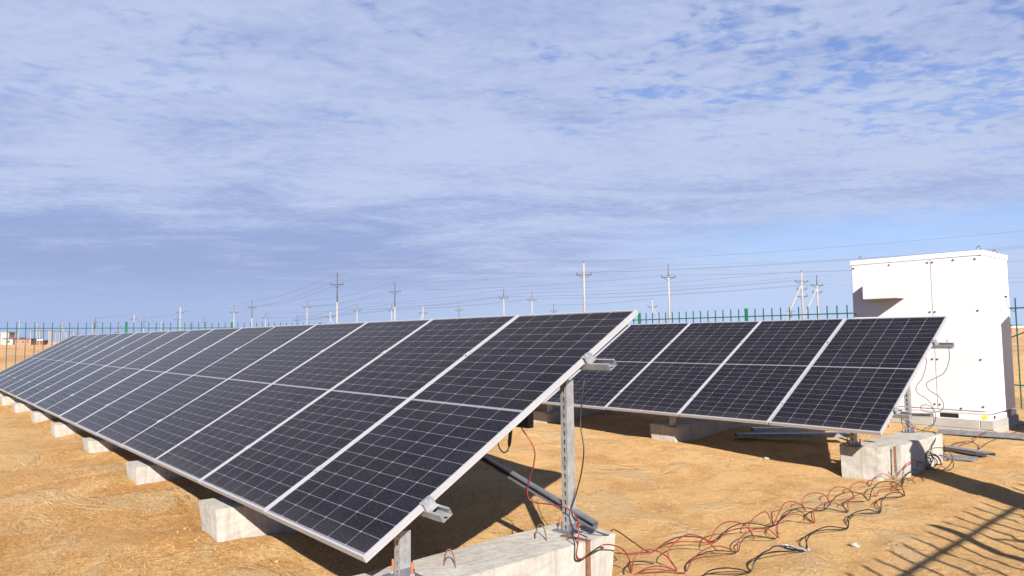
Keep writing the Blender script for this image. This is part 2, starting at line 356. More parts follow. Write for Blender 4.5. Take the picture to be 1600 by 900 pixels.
for wx, wy, wa in ((-3.5, -1.6, 2.95), (-1.2, -.9, 2.7), (1.0, 2.4, 2.1), (.6, 3.6, 2.6), (2.0, 3.2, 1.9), (-6., -2.2, 3.0), (1.8, 5.4, 2.4), (-.4, 4.4, 3.0)):
    for st in range(9): PRINTS.append((wx+st*.42*math.cos(wa)+_pr.gauss(0, .05)-math.sin(wa)*(.12 if st % 2 else -.12), wy+st*.42*math.sin(wa)+math.cos(wa)*(.12 if st % 2 else -.12)+_pr.gauss(0, .05), wa+_pr.gauss(0, .2), _pr.uniform(.85, 1.1)))
def gh(X, Y):
    X = np.asarray(X, float); Y = np.asarray(Y, float); D = np.hypot(X-CAM[0], Y-CAM[1]); z = gbase(X, Y)
    z = z+.035*vnoise(X, Y, 1.9, 1)+.030*vnoise(X, Y, .7, 2)*np.clip(2-D/25, 0, 1)
    z = z+.022*vnoise(X, Y, .27, 3)*np.clip(1.5-D/16, 0, 1)+.016*vnoise(X*.8, Y, .11, 4)*np.clip(1.4-D/10, 0, 1)+.010*vnoise(X, Y, .05, 5)*np.clip(1.3-D/7, 0, 1)
    for (fx_, fy_, fa_, fl_) in PRINTS:
        m_ = (np.abs(X-fx_) < .3) & (np.abs(Y-fy_) < .3)
        if not m_.any(): continue
        dx_, dy_ = X[m_]-fx_, Y[m_]-fy_; u_ = (dx_*math.cos(fa_)+dy_*math.sin(fa_))/(.15*fl_); v_ = (-dx_*math.sin(fa_)+dy_*math.cos(fa_))/(.055*fl_*(1+.2*np.sign(u_)*np.minimum(np.abs(u_), 1)))
        q_ = u_**2+v_**2; z = np.array(z, float); z[m_] += -.014*np.exp(-q_**2)+.008*np.exp(-(np.sqrt(q_)-1.35)**2/.06)
    # two wheel ruts beside the front row
    for c in (0., .9):
        yy = Y+1.75+c+.06*X+.25*vnoise(X, X*0, 6., 9); z = z-.022*np.exp(-(yy/.13)**2)*np.clip(-X/2, 0, 1)*np.clip((26+X)/4, 0, 1)
    return z
def gz(X, Y): return float(gh(np.array([X]), np.array([Y]))[0])
def axis(c, s0, gr, lo, hi):
    up = [0.]
    while up[-1] < hi-c: up.append(up[-1]+s0+gr*up[-1])
    dn = [0.]
    while dn[-1] < c-lo: dn.append(dn[-1]+s0+gr*dn[-1])
    return np.array([c-v for v in dn[:0:-1]]+[c+v for v in up])
xs = axis(1.6, .026, .017, -4000, 4000)
ys = np.concatenate([-(axis(0, .2, .2, 0, 3000)[1:])[::-1]-.8, axis(-.8, .026, .0165, -.8, 6000)])
XX, YY = np.meshgrid(xs, ys); ZZ = gh(XX, YY); nx, ny = len(xs), len(ys)
co = np.stack([XX, YY, ZZ], -1).reshape(-1, 3).astype(np.float32)
i = np.arange(nx-1); j = np.arange(ny-1); I, J = np.meshgrid(i, j); a = (J*nx+I).ravel()
qu = np.stack([a, a+1, a+1+nx, a+nx], 1).astype(np.int32)
me = bpy.data.meshes.new('ground'); me.vertices.add(len(co)); me.vertices.foreach_set('co', co.ravel()); me.loops.add(qu.size); me.loops.foreach_set('vertex_index', qu.ravel())
me.polygons.add(len(qu)); me.polygons.foreach_set('loop_start', np.arange(0, qu.size, 4, dtype=np.int32)); me.polygons.foreach_set('loop_total', np.full(len(qu), 4, np.int32))
me.polygons.foreach_set('use_smooth', np.ones(len(qu), bool)); me.update(); me.validate(); me.materials.append(M['sand'])
ground = bpy.data.objects.new('ground', me); COL.objects.link(ground); tag(ground, kind='structure')

# loose clods and small stones
def clods():
    mb = MB(); ico = bmesh.new(); bmesh.ops.create_icosphere(ico, subdivisions=1, radius=1); iv = [v.co.copy() for v in ico.verts]; jf = [tuple(v.index for v in f.verts) for f in ico.faces]; ico.free()
    pts = []
    for _ in range(8000):
        d = 2.2+11*random.random()**1.7; a = random.uniform(-.72, .72)
        dr = math.cos(a)*CF+math.sin(a)*CR; X, Y = CAM[0]+dr[0]*d, CAM[1]+dr[1]*d; pts.append((X, Y, random.uniform(.0015, .0045)*(1 if random.random() < .97 else 2.2)))
    for (X, Y, r, h) in MOUNDS:
        for _ in range(110): pts.append((random.gauss(X, r*.8), random.gauss(Y, r*.8), .002+.008*random.random()**4))
    for k, bx in enumerate(BLK_A[:5]):
        for _ in range(80): pts.append((bx+random.gauss(0, .35), random.gauss(-.05, .14), .002+.011*random.random()**4))
    for _ in range(16000):
        d = 2.2+8*random.random()**1.5; a = random.uniform(-.74, .74); dr = math.cos(a)*CF+math.sin(a)*CR; X, Y = CAM[0]+dr[0]*d, CAM[1]+dr[1]*d
        if float(vnoise(np.array([X]), np.array([Y]), .55, 31)[0])+.5*float(vnoise(np.array([X]), np.array([Y]), .2, 32)[0]) > .27: pts.append((X, Y, .0015+.007*random.random()**3))
    P = np.array(pts); Z = gh(P[:, 0], P[:, 1])
    for (X, Y, r), z in zip(pts, Z):
        sx, sy, sz = random.uniform(.7, 1.3), random.uniform(.7, 1.3), random.uniform(.45, .9); a = random.random()*6.28; ca, sa = math.cos(a), math.sin(a)
        mb.add([(X+r*(ca*v.x*sx-sa*v.y*sy)*random.uniform(.8, 1.2), Y+r*(sa*v.x*sx+ca*v.y*sy), z+r*.3+r*v.z*sz*random.uniform(.8, 1.2)) for v in iv], jf)
    return mb
tag(clods().build('soil_clods', 'clod'), 'loose clods and crumbs of dry sandy soil on the ground', 'soil clods', kind='stuff')

# ------------------------------------------------------------------ solar arrays
W, L, PITCHW = 1.134, 2.278, 1.154
ORD = ['nearest', 'second', 'third', 'fourth', 'fifth', 'sixth', 'seventh', 'eighth', 'ninth', 'tenth', 'eleventh', 'twelfth', 'thirteenth', 'fourteenth', 'fifteenth', 'sixteenth', 'seventeenth']
def frame_ring(w, l, z0, z1, t):
    return MB().bx(-w/2, w/2, -l/2, -l/2+t, z0, z1).bx(-w/2, w/2, l/2-t, l/2, z0, z1).bx(-w/2, -w/2+t, -l/2+t+.0003, l/2-t-.0003, z0, z1).bx(w/2-t, w/2, -l/2+t+.0003, l/2-t-.0003, z0, z1)
def make_panel():
    r = thing('solar_panel', (0, 0, 0), 'x', 'solar panel', 'solar panels', absolute=False)
    f = frame_ring(W, L, -.035, 0, .011)
    # return flange under the frame and a groove line along the outside
    f.bx(-W/2+.0115, W/2-.0115, -L/2+.0115, -L/2+.03, -.0348, -.033).bx(-W/2+.0115, W/2-.0115, L/2-.03, L/2-.0115, -.0348, -.033)
    f.bx(W/2-.0005, W/2+.0012, -L/2, L/2, -.012, -.009).bx(W/2-.0005, W/2+.0012, -L/2, L/2, -.034, -.028)
    f.build('frame', 'alu', r)
    MB().bx(-W/2+.0112, W/2-.0112, -L/2+.0112, L/2-.0112, -.0065, -.0022).build('glass', 'cells', r)
    MB().bx(-W/2+.0112, W/2-.0112, -L/2+.0112, L/2-.0112, -.0085, -.0070).build('backsheet', 'backsheet', r)
    for x in (-.3, 0, .3): MB().bx(x-.03, x+.03, -.05, .05, -.028, -.0088).build('junction_box', 'black', r)
    return r
proto = make_panel(); used = False
def array(org, tilt, n, rowname):
    """org = top-surface lower right corner of the row"""
    global used
    ey = Vector((0, math.cos(tilt), math.sin(tilt))); ez = Vector((0, -math.sin(tilt), math.cos(tilt)))
    for k in range(n):
        o = proto if not used else copy_tree(proto); used = True
        c = Vector(org)+Vector((-k*PITCHW-W/2, 0, 0))+ey*L/2+Vector((0, 0, random.uniform(-.002, .002)))
        o.location = c; o.rotation_euler = (tilt+R(random.uniform(-.12, .12)), R(random.uniform(-.10, .10)), 0)
        o['label'] = f"{'dark solar panel' if k else 'dark solar panel with right edge free'}, {ORD[k]} from the right end of the {rowname} row"
        o['group'] = f'solar panels of the {rowname} row'
    return ey, ez
A0, TA = Vector((0, 0, .4665)), 0.52558
B0, TB = Vector((.099, 5.423, .4923)), 0.51451
NA, NB = 17, 8
eyA, ezA = array(A0, TA, NA, 'front'); eyB, ezB = array(B0, TB, NB, 'back')

def rack(org, ey, ez, n, posts, toe, ztop, label, Yf, Yr):
    r = thing('mounting_rack', (org.x, org.y, ztop), label, 'mounting rack', 'steel racks under the panels')
    x0 = org.x-n*PITCHW-.1
    for v, x1 in ((.17, org.x+.135), (.75, org.x+.19)):
        base = org+ey*(L*v)-ez*(.035+.042)
        a, b = Vector((x1, base.y, base.z)), Vector((x0, base.y, base.z))
        # purlin: U-channel opening towards the panel; slots punched in the near metre only (further ones cannot be told)
        m1 = channel(a, a+Vector((-1.0, 0, 0)), .062, .041, .0025, .012, ey, ez, (.06, .03, .012)); m2 = channel(a+Vector((-1.0, 0, 0)), b, .062, .041, .0025, .012, ey, ez)
        m1.v and m2.v; mm = MB(); mm.add(m1.v, m1.f); mm.add(m2.v, m2.f); mm.build('purlin', 'galv', r)
        # clamps on the joints
        for k in range(n+1):
            cx = org.x-k*PITCHW+.010 if k else org.x+.012
            c = org+ey*(L*v); cm = MB(); rot = Matrix(((1, 0, 0), (0, ey.y, ez.y), (0, ey.z, ez.z)))
            p = Vector((cx, c.y, c.z))
            if k == 0:
                cm.box(p+ez*.003+Vector((-.008, 0, 0)), (.03, .06, .005), rot).box(p-ez*.016+Vector((.0125, 0, 0)), (.012, .06, .042), rot).box(p-ez*.035+Vector((.03, 0, 0)), (.026, .06, .004), rot)
                cm.tube([p+ez*.005, p+ez*.014], .008, 6)
            else:
                cm.box(p+ez*.003, (.042, .05, .004), rot).tube([p+ez*.004, p+ez*.011], .0065, 6)
            cm.build('clamp', 'galv' if k == 0 else 'alu', r)
    for pi, px in enumerate(posts):
        near = pi == 0
        zr = lambda Y: org.z+(Y-org.y)*ey.z/ey.y-.078/ez.z
        # rafter under the purlins
        a = org+ey*(L*.175+.033)-ez*.0765; b = org+ey*(L*.745-.033)-ez*.0765
        channel(Vector((px-.02, a.y, a.z)), Vector((px-.02, b.y, b.z)), .041, .036, .0025, .01, (1, 0, 0), ez, (.06, .03, .012) if near else None).build('rafter', 'galv', r)
        for Y, tp in ((Yf, 'front'), (Yr, 'rear')):
            z1 = zr(Y-.03); p = channel(Vector((px, Y-.03, ztop+.006)), Vector((px, Y-.03, z1)), .052, .06, .0025, .014, (1, 0, 0), (0, 1, 0), (.05, .028, .014) if near else None)
            po = p.build('post', 'galv', r)
            q = MB().bx(px-.075, px+.075, Y-.07, Y+.07, ztop-.001, ztop+.0055).bx(px-.033, px-.027, Y-.03, Y+.04, ztop+.005, ztop+.045).bx(px+.027, px+.033, Y-.03, Y+.04, ztop+.005, ztop+.045)
            q.build('foot_plate', 'galv_dark', po)
            if near:
                for sx, sy in ((-.055, -.02), (.055, .02)):
                    MB().tube([(px+sx, Y+sy, ztop-.02), (px+sx, Y+sy, ztop+.075)], .0065, 8).build('anchor_rod', 'orange_rod', po)
                    MB().tube([(px+sx, Y+sy, ztop+.008), (px+sx, Y+sy, ztop+.022)], .013, 6).build('nut', 'galv', po)
    return r
PA = [-.10-2.2*k for k in range(9)]; ZT = .295
rackA = rack(A0, eyA, ezA, NA, PA, 0, ZT, 'galvanised steel rack of posts and rails carrying the front row of panels', .27, 1.42)
rackB = rack(B0, eyB, ezB, NB, [-.27-2.2*k for k in range(4)], 0, ZT, 'galvanised steel rack of posts and rails carrying the back row of panels', 5.69, 7.15)
# diagonal brace of the near bay, rear posts, front row
def zbr(X): return 1.45-1.056+.254*(-X-.084)+.0
channel((.095, 1.455, zbr(.06)), (-2.35, 1.47, zbr(-2.35)), .046, .034, .0025, .012, (.25, 0, 1), (0, -1, 0)).build('brace', 'galv_dark', rackA)
channel((-.02, 7.19, .50), (-1.4, 7.19, .44), .045, .035, .0025, .01, (0, 0, 1), (0, -1, 0)).build('brace', 'galv', rackB)

# ------------------------------------------------------------------ concrete footings
def footing(x0, x1, y0, y1, ztop, taper=.03, skew=0., zb=None, label='', sub_=None):
    cx, cy = (x0+x1)/2, (y0+y1)/2; g0 = float(gbase(cx, cy)); zb = g0-.12 if zb is None else zb
    r = (Vector((cx, cy, g0)))
    vs = []
    for z, t in ((zb, taper), (ztop, 0)):
        for x, y in ((x0+t, y0+t), (x1-t, y0+t), (x1-t, y1-t), (x0+t, y1-t)):
            v = Vector((x-cx, y-cy, 0)); v.rotate(Matrix.Rotation(skew, 3, 'Z')); vs.append((v.x+cx, v.y+cy, z))
    mb = MB().add(vs, [(0, 3, 2, 1), (4, 5, 6, 7), (0, 1, 5, 4), (1, 2, 6, 5), (2, 3, 7, 6), (3, 0, 4, 7)])
    # subdivide and roughen so that edges look cast and chipped
    me = bpy.data.meshes.new('t'); me.from_pydata(mb.v, [], mb.f); bm = bmesh.new(); bm.from_mesh(me); bpy.data.meshes.remove(me)
    bmesh.ops.bevel(bm, geom=bm.edges[:], offset=.005, segments=2, affect='EDGES'); bmesh.ops.subdivide_edges(bm, edges=[e for e in bm.edges if e.calc_length() > .2], cuts=14, use_grid_fill=True)
    bmesh.ops.recalc_face_normals(bm, faces=bm.faces); bm.normal_update()
    for v in bm.verts:
        n_ = float(vnoise(np.array([v.co.x+v.co.z*1.7]), np.array([v.co.y-v.co.z*.9]), .09, 21)[0])+.6*float(vnoise(np.array([v.co.x*1.3+v.co.z]), np.array([v.co.y+v.co.z*2]), .03, 22)[0])
        v.co += v.normal*n_*.005
    me = bpy.data.meshes.new('concrete_footing')
    for v in bm.verts: v.co -= r
    bm.to_mesh(me); bm.free(); me.materials.append(M['concrete'])
    return me, r
def put_footing(args, label, group='concrete footings'):
    me, r = footing(*args[0], **args[1]); e = thing('concrete_footing', r, label, 'concrete block', group)
    o = bpy.data.objects.new('beam', me); COL.objects.link(o); o.parent = e; return e
for k in range(9):
    x = BLK_A[k]; y0 = .055+random.uniform(-.02, .02) if k else .055
    lab = 'whitish concrete beam with rusty straps and loops under the nearest rack feet, front row' if k == 0 else f'pale concrete block under the front row, {ORD[k]} from the right end'
    e = put_footing(((x-.2, x+.2, y0, 1.584, ZT), dict(taper=.035, skew=0 if k == 0 else R(random.uniform(-1.5, 1.5)))), lab)
    if k < 2:
        lp = []
        for (lx, ly, hh) in ((.02, .52, .085), (.0, 1.17, .085)):
            pts = [(x+lx+.035*math.cos(t)*1., ly+.012*math.cos(t), ZT-.02+hh*math.sin(t)*1.25) for t in np.linspace(0, math.pi, 15)]
            MB().tube(pts, .0038, 8).build('lifting_loop', 'rust', e, True)
    if k == 0:
        # rusty embedded strap: from the rear foot across the top and down the side face
        s = MB().box((x+.115, 1.33, ZT+.003), (.19, .032, .006), Matrix.Rotation(R(10), 3, 'Z')).bx(x+.198, x+.206, 1.325, 1.357, .02, ZT+.004)
        s.build('rusty_strap', 'rust', e)
for k, (xl, xr, y0, y1) in enumerate(((-.44, -.04, 5.73, 6.02), (-.36, .035, 6.06, 7.27))):
    lab = ['short half shaded concrete block in front of the long one, right end of back row', 'long concrete block carrying the right end post of the back row'][k]
    e = put_footing(((xl, xr, y0, y1, ZT-.004*k), dict(taper=.012, skew=R(4 if k == 0 else 0))), lab)
    if k == 0: MB().bx(-.010, .004, 5.99, 6.02, .02, ZT-.01).build('rusty_strap', 'rust', e)
_c = [on_y(1015, 659, 5.74)[0], on_y(1054, 660, 5.74)[0], on_y(822, 646, 5.74)[0], on_y(852, 647, 5.74)[0]]
for k, (xl, xr, y0, y1) in enumerate(((_c[0], _c[1], 5.74, 7.45), (_c[2], _c[3], 5.74, 7.3))):
    put_footing(((xl, xr, y0, y1, ZT), dict(taper=.02, skew=R(random.uniform(-2, 2)))), ['concrete block under the middle of the back row, its lower corner sunlit', 'concrete block under the back row, seen just left of the tall front post'][k])

# ------------------------------------------------------------------ things hung under the near panel
jb = thing('combiner_box', (-.33, 1.20, .90), 'small black box hanging under the right end of the front row', 'electrical box')
MB().bx(-.46, -.20, 1.19, 1.24, .905, 1.11).build('housing', 'black', jb, bevel=.006)
MB().bx(-.45, -.21, 1.183, 1.188, .93, 1.08).build('cover', 'black', jb)

# cables -------------------------------------------------------------
def gpt(x, y, lift=.006):
    z = 0.
    for _ in range(5): p = on_z(x, y, z); z = float(gbase(p[0], p[1]))
    p = on_z(x, y, z+lift); p[2] = max(p[2], gz(p[0], p[1])+lift); return p
def cable(path, colour, r, label, name='cable'):
    """path items: ('g', px, py) on the ground; ('a', px, py) in the air above the line between its ground neighbours; ('p', X, Y, Z)"""
    P = [None]*len(path)
    for i_, q in enumerate(path):
        if q[0] == 'g': P[i_] = gpt(q[1], q[2])
        elif q[0] == 'p': P[i_] = np.array(q[1:], float)
        elif q[0] == 'y': P[i_] = on_y(q[1], q[2], q[3])
        elif q[0] == 'x': P[i_] = on_x(q[1], q[2], q[3])
        elif q[0] == 'z': P[i_] = on_z(q[1], q[2], q[3])
    for i_, q in enumerate(path):
        if q[0] == 'a':
            l = next(k for k in range(i_-1, -1, -1) if path[k][0] != 'a'); h = next((k for k in range(i_+1, len(path)) if path[k][0] != 'a'), None)
            a_, b_ = P[l], P[h] if h is not None else P[l]+np.array([.1, -.1, 0]); t = (i_-l)/((h if h is not None else l+2)-l)
            # stand the arch on the vertical plane through its feet, unless that plane is seen nearly edge-on
            d_ = ray(q[1], q[2]); ab = b_-a_; nn = np.array([ab[1], -ab[0], 0.])
            fr = CF*np.array([1, 1, 0]); nn = nn/np.linalg.norm(nn+1e-9)
            if abs(nn @ d_)/np.linalg.norm(d_) < .45: nn = fr
            base = a_*(1-t)+b_*t; s = ((base-CAM) @ nn)/(d_ @ nn); pnt = CAM+d_*s
            pnt[2] = max(pnt[2], gz(pnt[0], pnt[1])+.006); P[i_] = pnt
    o = MB().tube(catmull(P, 7), r*.95, 7).build(name, colour, None, True, org=P[0])
    return tag(o, label, 'cable', 'loose cables')
def C6(*l): return [(k, 800+x/4, 675+y/4) for k, x, y in l]
def C7(*l): return [(k, 1200+x/4, 675+y/4) for k, x, y in l]
cable([('p', .03, 1.45, 1.19), ('y', 912, 600, 1.42), ('y', 907, 660, 1.40), ('y', 912, 700, 1.38), ('y', 909, 735, 1.38), ('y', 900, 772, 1.37), ('y', 893, 797, 1.36), ('y', 903, 815, 1.34), ('p', .12, 1.50, .30)]
      + C6(('a', 640, 610), ('a', 760, 690), ('g', 850, 748), ('a', 890, 745), ('a', 960, 690), ('a', 1060, 655), ('a', 1180, 660), ('g', 1240, 685), ('a', 1290, 660), ('a', 1360, 600), ('a', 1440, 572), ('a', 1520, 572), ('a', 1600, 588))
      + C7(('g', 50, 580), ('a', 90, 540), ('a', 150, 490), ('a', 220, 472), ('a', 300, 485), ('g', 350, 495), ('a', 385, 450), ('a', 430, 400), ('a', 500, 375), ('a', 580, 385), ('g', 630, 430), ('a', 650, 360), ('a', 700, 315), ('a', 780, 312), ('g', 835, 345), ('a', 850, 290), ('a', 900, 240), ('g', 960, 235)),
      'black_cable', .0042, 'black cable hanging down the tall front post and looping across the sand')
cable([('p', -.28, 1.21, .905), ('y', 834, 700, 1.25), ('y', 834, 725, 1.28), ('y', 827, 750, 1.3), ('y', 824, 770, 1.3), ('y', 832, 784, 1.32), ('y', 860, 788, 1.34), ('y', 885, 794, 1.34), ('y', 900, 806, 1.33), ('x', 904, 830, .125), ('x', 903, 850, .127), ('x', 901, 868, .127), ('x', 908, 873, .13), ('x', 925, 862, .15), ('x', 945, 851, .2)]
      + C6(('a', 680, 725), ('a', 730, 790), ('g', 745, 880), ('a', 760, 800), ('a', 800, 750), ('a', 860, 735), ('a', 920, 750), ('a', 980, 790), ('g', 1030, 860)),
      'red_cable', .0040, 'red cable arching from the small black box past the tall front post')
cable([('p', .10, 1.36, .31)]+[('x', 893, 830, .126), ('x', 898, 850, .127), ('x', 898, 872, .128), ('x', 905, 876, .13), ('x', 915, 870, .14), ('x', 935, 856, .19)]+C6(('a', 600, 735), ('g', 655, 800)), 'black_cable', .0036, 'thin dark cable hanging over the side face of the near concrete beam')
cable(C6(('g', 770, 895), ('a', 830, 855), ('a', 900, 838), ('a', 960, 845), ('g', 1030, 862), ('a', 985, 800), ('a', 978, 740), ('a', 1030, 680), ('a', 1100, 642), ('a', 1180, 655), ('a', 1240, 700), ('g', 1285, 745), ('a', 1235, 690), ('a', 1250, 650), ('a', 1290, 590), ('a', 1360, 560), ('a', 1440, 575), ('a', 1490, 620), ('g', 1515, 665), ('a', 1480, 590), ('a', 1520, 530), ('a', 1590, 500))
      + C7(('g', 30, 580), ('a', 60, 520), ('a', 100, 450), ('a', 150, 435), ('a', 200, 450), ('g', 235, 500), ('a', 210, 440), ('a', 240, 395), ('a', 300, 380), ('a', 360, 400), ('g', 390, 460), ('a', 375, 400), ('a', 410, 350), ('a', 470, 345), ('a', 520, 370), ('g', 540, 410), ('a', 515, 350), ('a', 550, 318), ('a', 600, 315), ('g', 640, 350), ('a', 660, 290), ('a', 720, 262), ('g', 790, 300), ('a', 750, 240), ('a', 790, 205), ('a', 840, 205), ('g', 880, 250), ('a', 860, 205), ('g', 930, 190)),
      'red_cable', .0038, 'long red cable springing in tall hoops over the sand, farthest back of the bundle')
cable(C6(('g', 700, 892), ('a', 710, 850), ('a', 740, 815), ('a', 800, 808), ('g', 885, 822)), 'black_cable', .0036, 'short thin dark cable end curled beside the near concrete beam')
cable(C6(('g', 660, 750), ('a', 730, 765), ('a', 800, 770), ('g', 870, 755), ('a', 930, 710), ('a', 990, 690), ('a', 1100, 685), ('g', 1260, 690), ('a', 1330, 635), ('a', 1400, 605), ('a', 1480, 600), ('g', 1600, 610)), 'red_cable', .0032, 'thin dark red cable lying low beneath the black loops')
cable(C6(('g', 790, 885), ('a', 900, 875), ('a', 980, 868), ('g', 1080, 878), ('a', 1110, 820), ('a', 1160, 765), ('a', 1230, 722), ('a', 1310, 715), ('g', 1405, 748), ('a', 1410, 690), ('a', 1450, 640), ('a', 1520, 607), ('a', 1600, 608))
      + C7(('g', 68, 662), ('a', 50, 620), ('a', 65, 570), ('a', 120, 525), ('a', 200, 518), ('g', 290, 575), ('a', 285, 500), ('a', 320, 460), ('a', 390, 440), ('a', 460, 460), ('g', 500, 500), ('a', 500, 440), ('a', 540, 400), ('a', 600, 385), ('g', 680, 400), ('a', 690, 370), ('a', 750, 355), ('g', 830, 370)),
      'red_cable', .0038, 'red cable with low arches along the middle of the bundle')
cable(C6(('g', 1095, 870), ('a', 1120, 810), ('a', 1165, 770), ('a', 1240, 745), ('a', 1320, 742), ('g', 1410, 748), ('a', 1430, 690), ('a', 1480, 650), ('a', 1540, 650), ('g', 1650, 662)) + C7(('a', 60, 590), ('a', 90, 520), ('a', 140, 488), ('a', 200, 495), ('g', 285, 575), ('a', 270, 520), ('a', 300, 478), ('a', 380, 480), ('g', 495, 498), ('a', 460, 450), ('a', 500, 435), ('g', 600, 440)), 'black_cable', .0034, 'thin black cable zigzagging between the red arches')
cable([('g', 1082, 912)]+C6(('a', 1190, 900), ('a', 1240, 865), ('a', 1330, 850), ('a', 1420, 858), ('g', 1490, 872), ('a', 1520, 800), ('a', 1560, 760), ('a', 1610, 735)) + C7(('a', 40, 715), ('a', 130, 715), ('g', 228, 742), ('a', 245, 670), ('a', 290, 620), ('a', 380, 590), ('g', 495, 600), ('a', 500, 540), ('a', 540, 505), ('a', 620, 485), ('g', 700, 500), ('a', 710, 430), ('a', 760, 385), ('a', 820, 378), ('g', 855, 400), ('a', 835, 330), ('a', 855, 270), ('a', 920, 255), ('g', 975, 310)),
      'black_cable', .0044, 'black cable in stretched hoops, nearest the camera of the bundle')
cable([('g', 1095, 918)]+C6(('a', 1200, 895), ('a', 1330, 888), ('g', 1480, 880), ('a', 1510, 820), ('a', 1560, 770), ('a', 1620, 750)) + C7(('a', 60, 745), ('g', 235, 735), ('a', 235, 660), ('a', 280, 625), ('a', 360, 612), ('g', 490, 608), ('a', 510, 545), ('a', 560, 512), ('g', 700, 508), ('a', 680, 440), ('a', 720, 410), ('g', 840, 405), ('a', 800, 350), ('a', 830, 310), ('a', 880, 290), ('g', 920, 320)),
      'black_cable', .0034, 'second black cable running close beside the nearest hooped one')
# tangle beside the right-hand block of the back row
def Z6(*l): return [(k, 1300+x/5.333, 640+y/5.333) for k, x, y in l]
cable([('p', -.27, 7.12, .36)]+Z6(('z', 780, 178), ('z', 860, 185))[:0]+[('z', 1446, 674, .30), ('z', 1461, 676, .30), ('x', 1461, 688, .05), ('x', 1455, 700, .06), ('x', 1456, 712, .08)]+Z6(('g', 880, 430), ('a', 960, 440), ('a', 960, 400), ('a', 880, 375), ('a', 800, 390), ('g', 740, 470), ('a', 800, 530), ('a', 900, 520), ('g', 915, 470), ('a', 860, 380), ('a', 780, 395), ('g', 720, 500)), 'black_cable', .0052, 'thick black cable coming over the block top and coiling at its foot')
def coil(px, py, rad, turns, lean, colour, r, label, seed, tail):
    rr = random.Random(seed); c = gpt(px, py); P = []
    n_ = int(turns*14)
    for i_ in range(n_):
        a = 2*math.pi*i_/14; q = rad*(1+.22*math.sin(a*.37+seed)+rr.uniform(-.04, .04)); cx, cy = .05*math.sin(a*.21+seed), .06*math.cos(a*.17+seed)
        X = c[0]+cx+q*math.cos(a)*.75; Y = c[1]+cy+q*math.cos(a)*.5+.5*q*math.sin(a)*(1-lean)
        P.append(('p', X, Y, max(gz(X, Y)+.006, gz(c[0], c[1])+q*lean*(1+math.sin(a)))))
    cable(P+tail, colour, r, label)
coil(1443, 732, .105, 3.3, .75, 'black_cable', .0052, 'tight black coil standing on the sand at the foot of the block', 3, [])
coil(1462, 735, .13, 2.2, .8, 'black_cable', .0048, 'open black coil just right of the tight one, against the block end', 5, [])
coil(1440, 728, .12, 1.6, .45, 'black_cable', .0042, 'flat black cable loop lying under the standing coils', 8, [])
coil(1418, 738, .09, 1.8, .8, 'red_cable', .0040, 'red cable ring left of the black coils', 11, [])
cable(Z6(('g', 600, 620), ('a', 585, 540), ('a', 620, 470), ('a', 700, 430), ('a', 760, 440), ('g', 800, 500), ('a', 740, 440), ('a', 650, 435), ('a', 590, 500), ('g', 640, 600), ('a', 700, 560), ('g', 770, 590)), 'red_cable', .0036, 'red cable hoop just in front of the black coil')
cable([('g', 1480, 710)]+Z6(('a', 920, 360), ('a', 1000, 340), ('a', 1110, 340), ('a', 1200, 370), ('g', 1165, 415)), 'black_cable', .0044, 'black cable arching over the cut steel offcuts')
cable(Z6(('g', 940, 350), ('a', 1000, 290), ('g', 1100, 280), ('a', 1140, 262), ('a', 1220, 300), ('g', 1225, 332), ('a', 1300, 330), ('a', 1400, 280), ('g', 1480, 210), ('a', 1530, 190), ('g', 1560, 180)), 'black_cable', .0044, 'black cable leading from the coil to the corner of the white cabinet')
cable(Z6(('g', 1180, 280), ('a', 1200, 240), ('a', 1260, 190), ('a', 1330, 175), ('a', 1380, 200), ('g', 1370, 235), ('a', 1300, 215), ('a', 1240, 215), ('g', 1290, 195)), 'red_cable', .0048, 'bright red cable knotted on the steel channel by the cabinet')
cable([('x', 1574, 640, -.19)]+Z6(('a', 1420, 90), ('a', 1440, 140), ('g', 1500, 155), ('a', 1520, 110), ('g', 1560, 150)), 'red_cable', .0045, 'red cable coming out of the base of the white cabinet')
cable(Z6(('g', 960, 330), ('a', 920, 270), ('a', 960, 330), ('g', 1000, 350), ('a', 1080, 290), ('g', 1170, 282)), 'red_cable', .004, 'faint red cable between the block and the long steel channel')
def U8(*l): return [('y', 1200+x/4, 450+y/4, Y) for x, y, Y in l]
cable(U8((1115, 320, 7.35), (1130, 380, 7.4), (1132, 450, 7.4), (1100, 530, 7.4), (1020, 575, 7.4), (990, 600, 7.4), (1010, 640, 7.4), (1070, 680, 7.4), (1098, 730, 7.4), (1080, 765, 7.4), (1020, 778, 7.4), (965, 765, 7.4), (955, 740, 7.4), (990, 730, 7.4), (1030, 755, 7.4), (1048, 800, 7.35), (1030, 850, 7.3), (960, 890, 7.25)), 'black_cable', .0036, 'thin cable wriggling down in front of the white cabinet from the upper rail')
cable(U8((985, 430, 7.2), (990, 470, 7.25), (965, 560, 7.25), (925, 620, 7.22), (940, 660, 7.25), (1000, 700, 7.25), (1040, 770, 7.25), (1048, 820, 7.2), (1010, 880, 7.15), (940, 900, 7.15)), 'black_cable', .0032, 'thin cable bending beside the end post of the back row')
cable([('y', 1388, 668, 7.1)]+U8((750, 820, 7.1), (800, 800, 7.1), (860, 830, 7.1), (920, 870, 7.1)), 'black_cable', .0046, 'black cable drooping under the lower corner of the back row')
cable(U8((830, 790, 7.2), (840, 850, 7.2), (880, 890, 7.2), (910, 895, 7.15)), 'red_cable', .004, 'short dark red cable end beside the end post of the back row')
cable([('y', 795, 655, 1.1), ('p', -.245, 1.05, .935)]+[('y', 795, 667, 1.05), ('y', 796, 682, 1.05)], 'black_cable', .004, 'short black lead above the hanging plug connector')
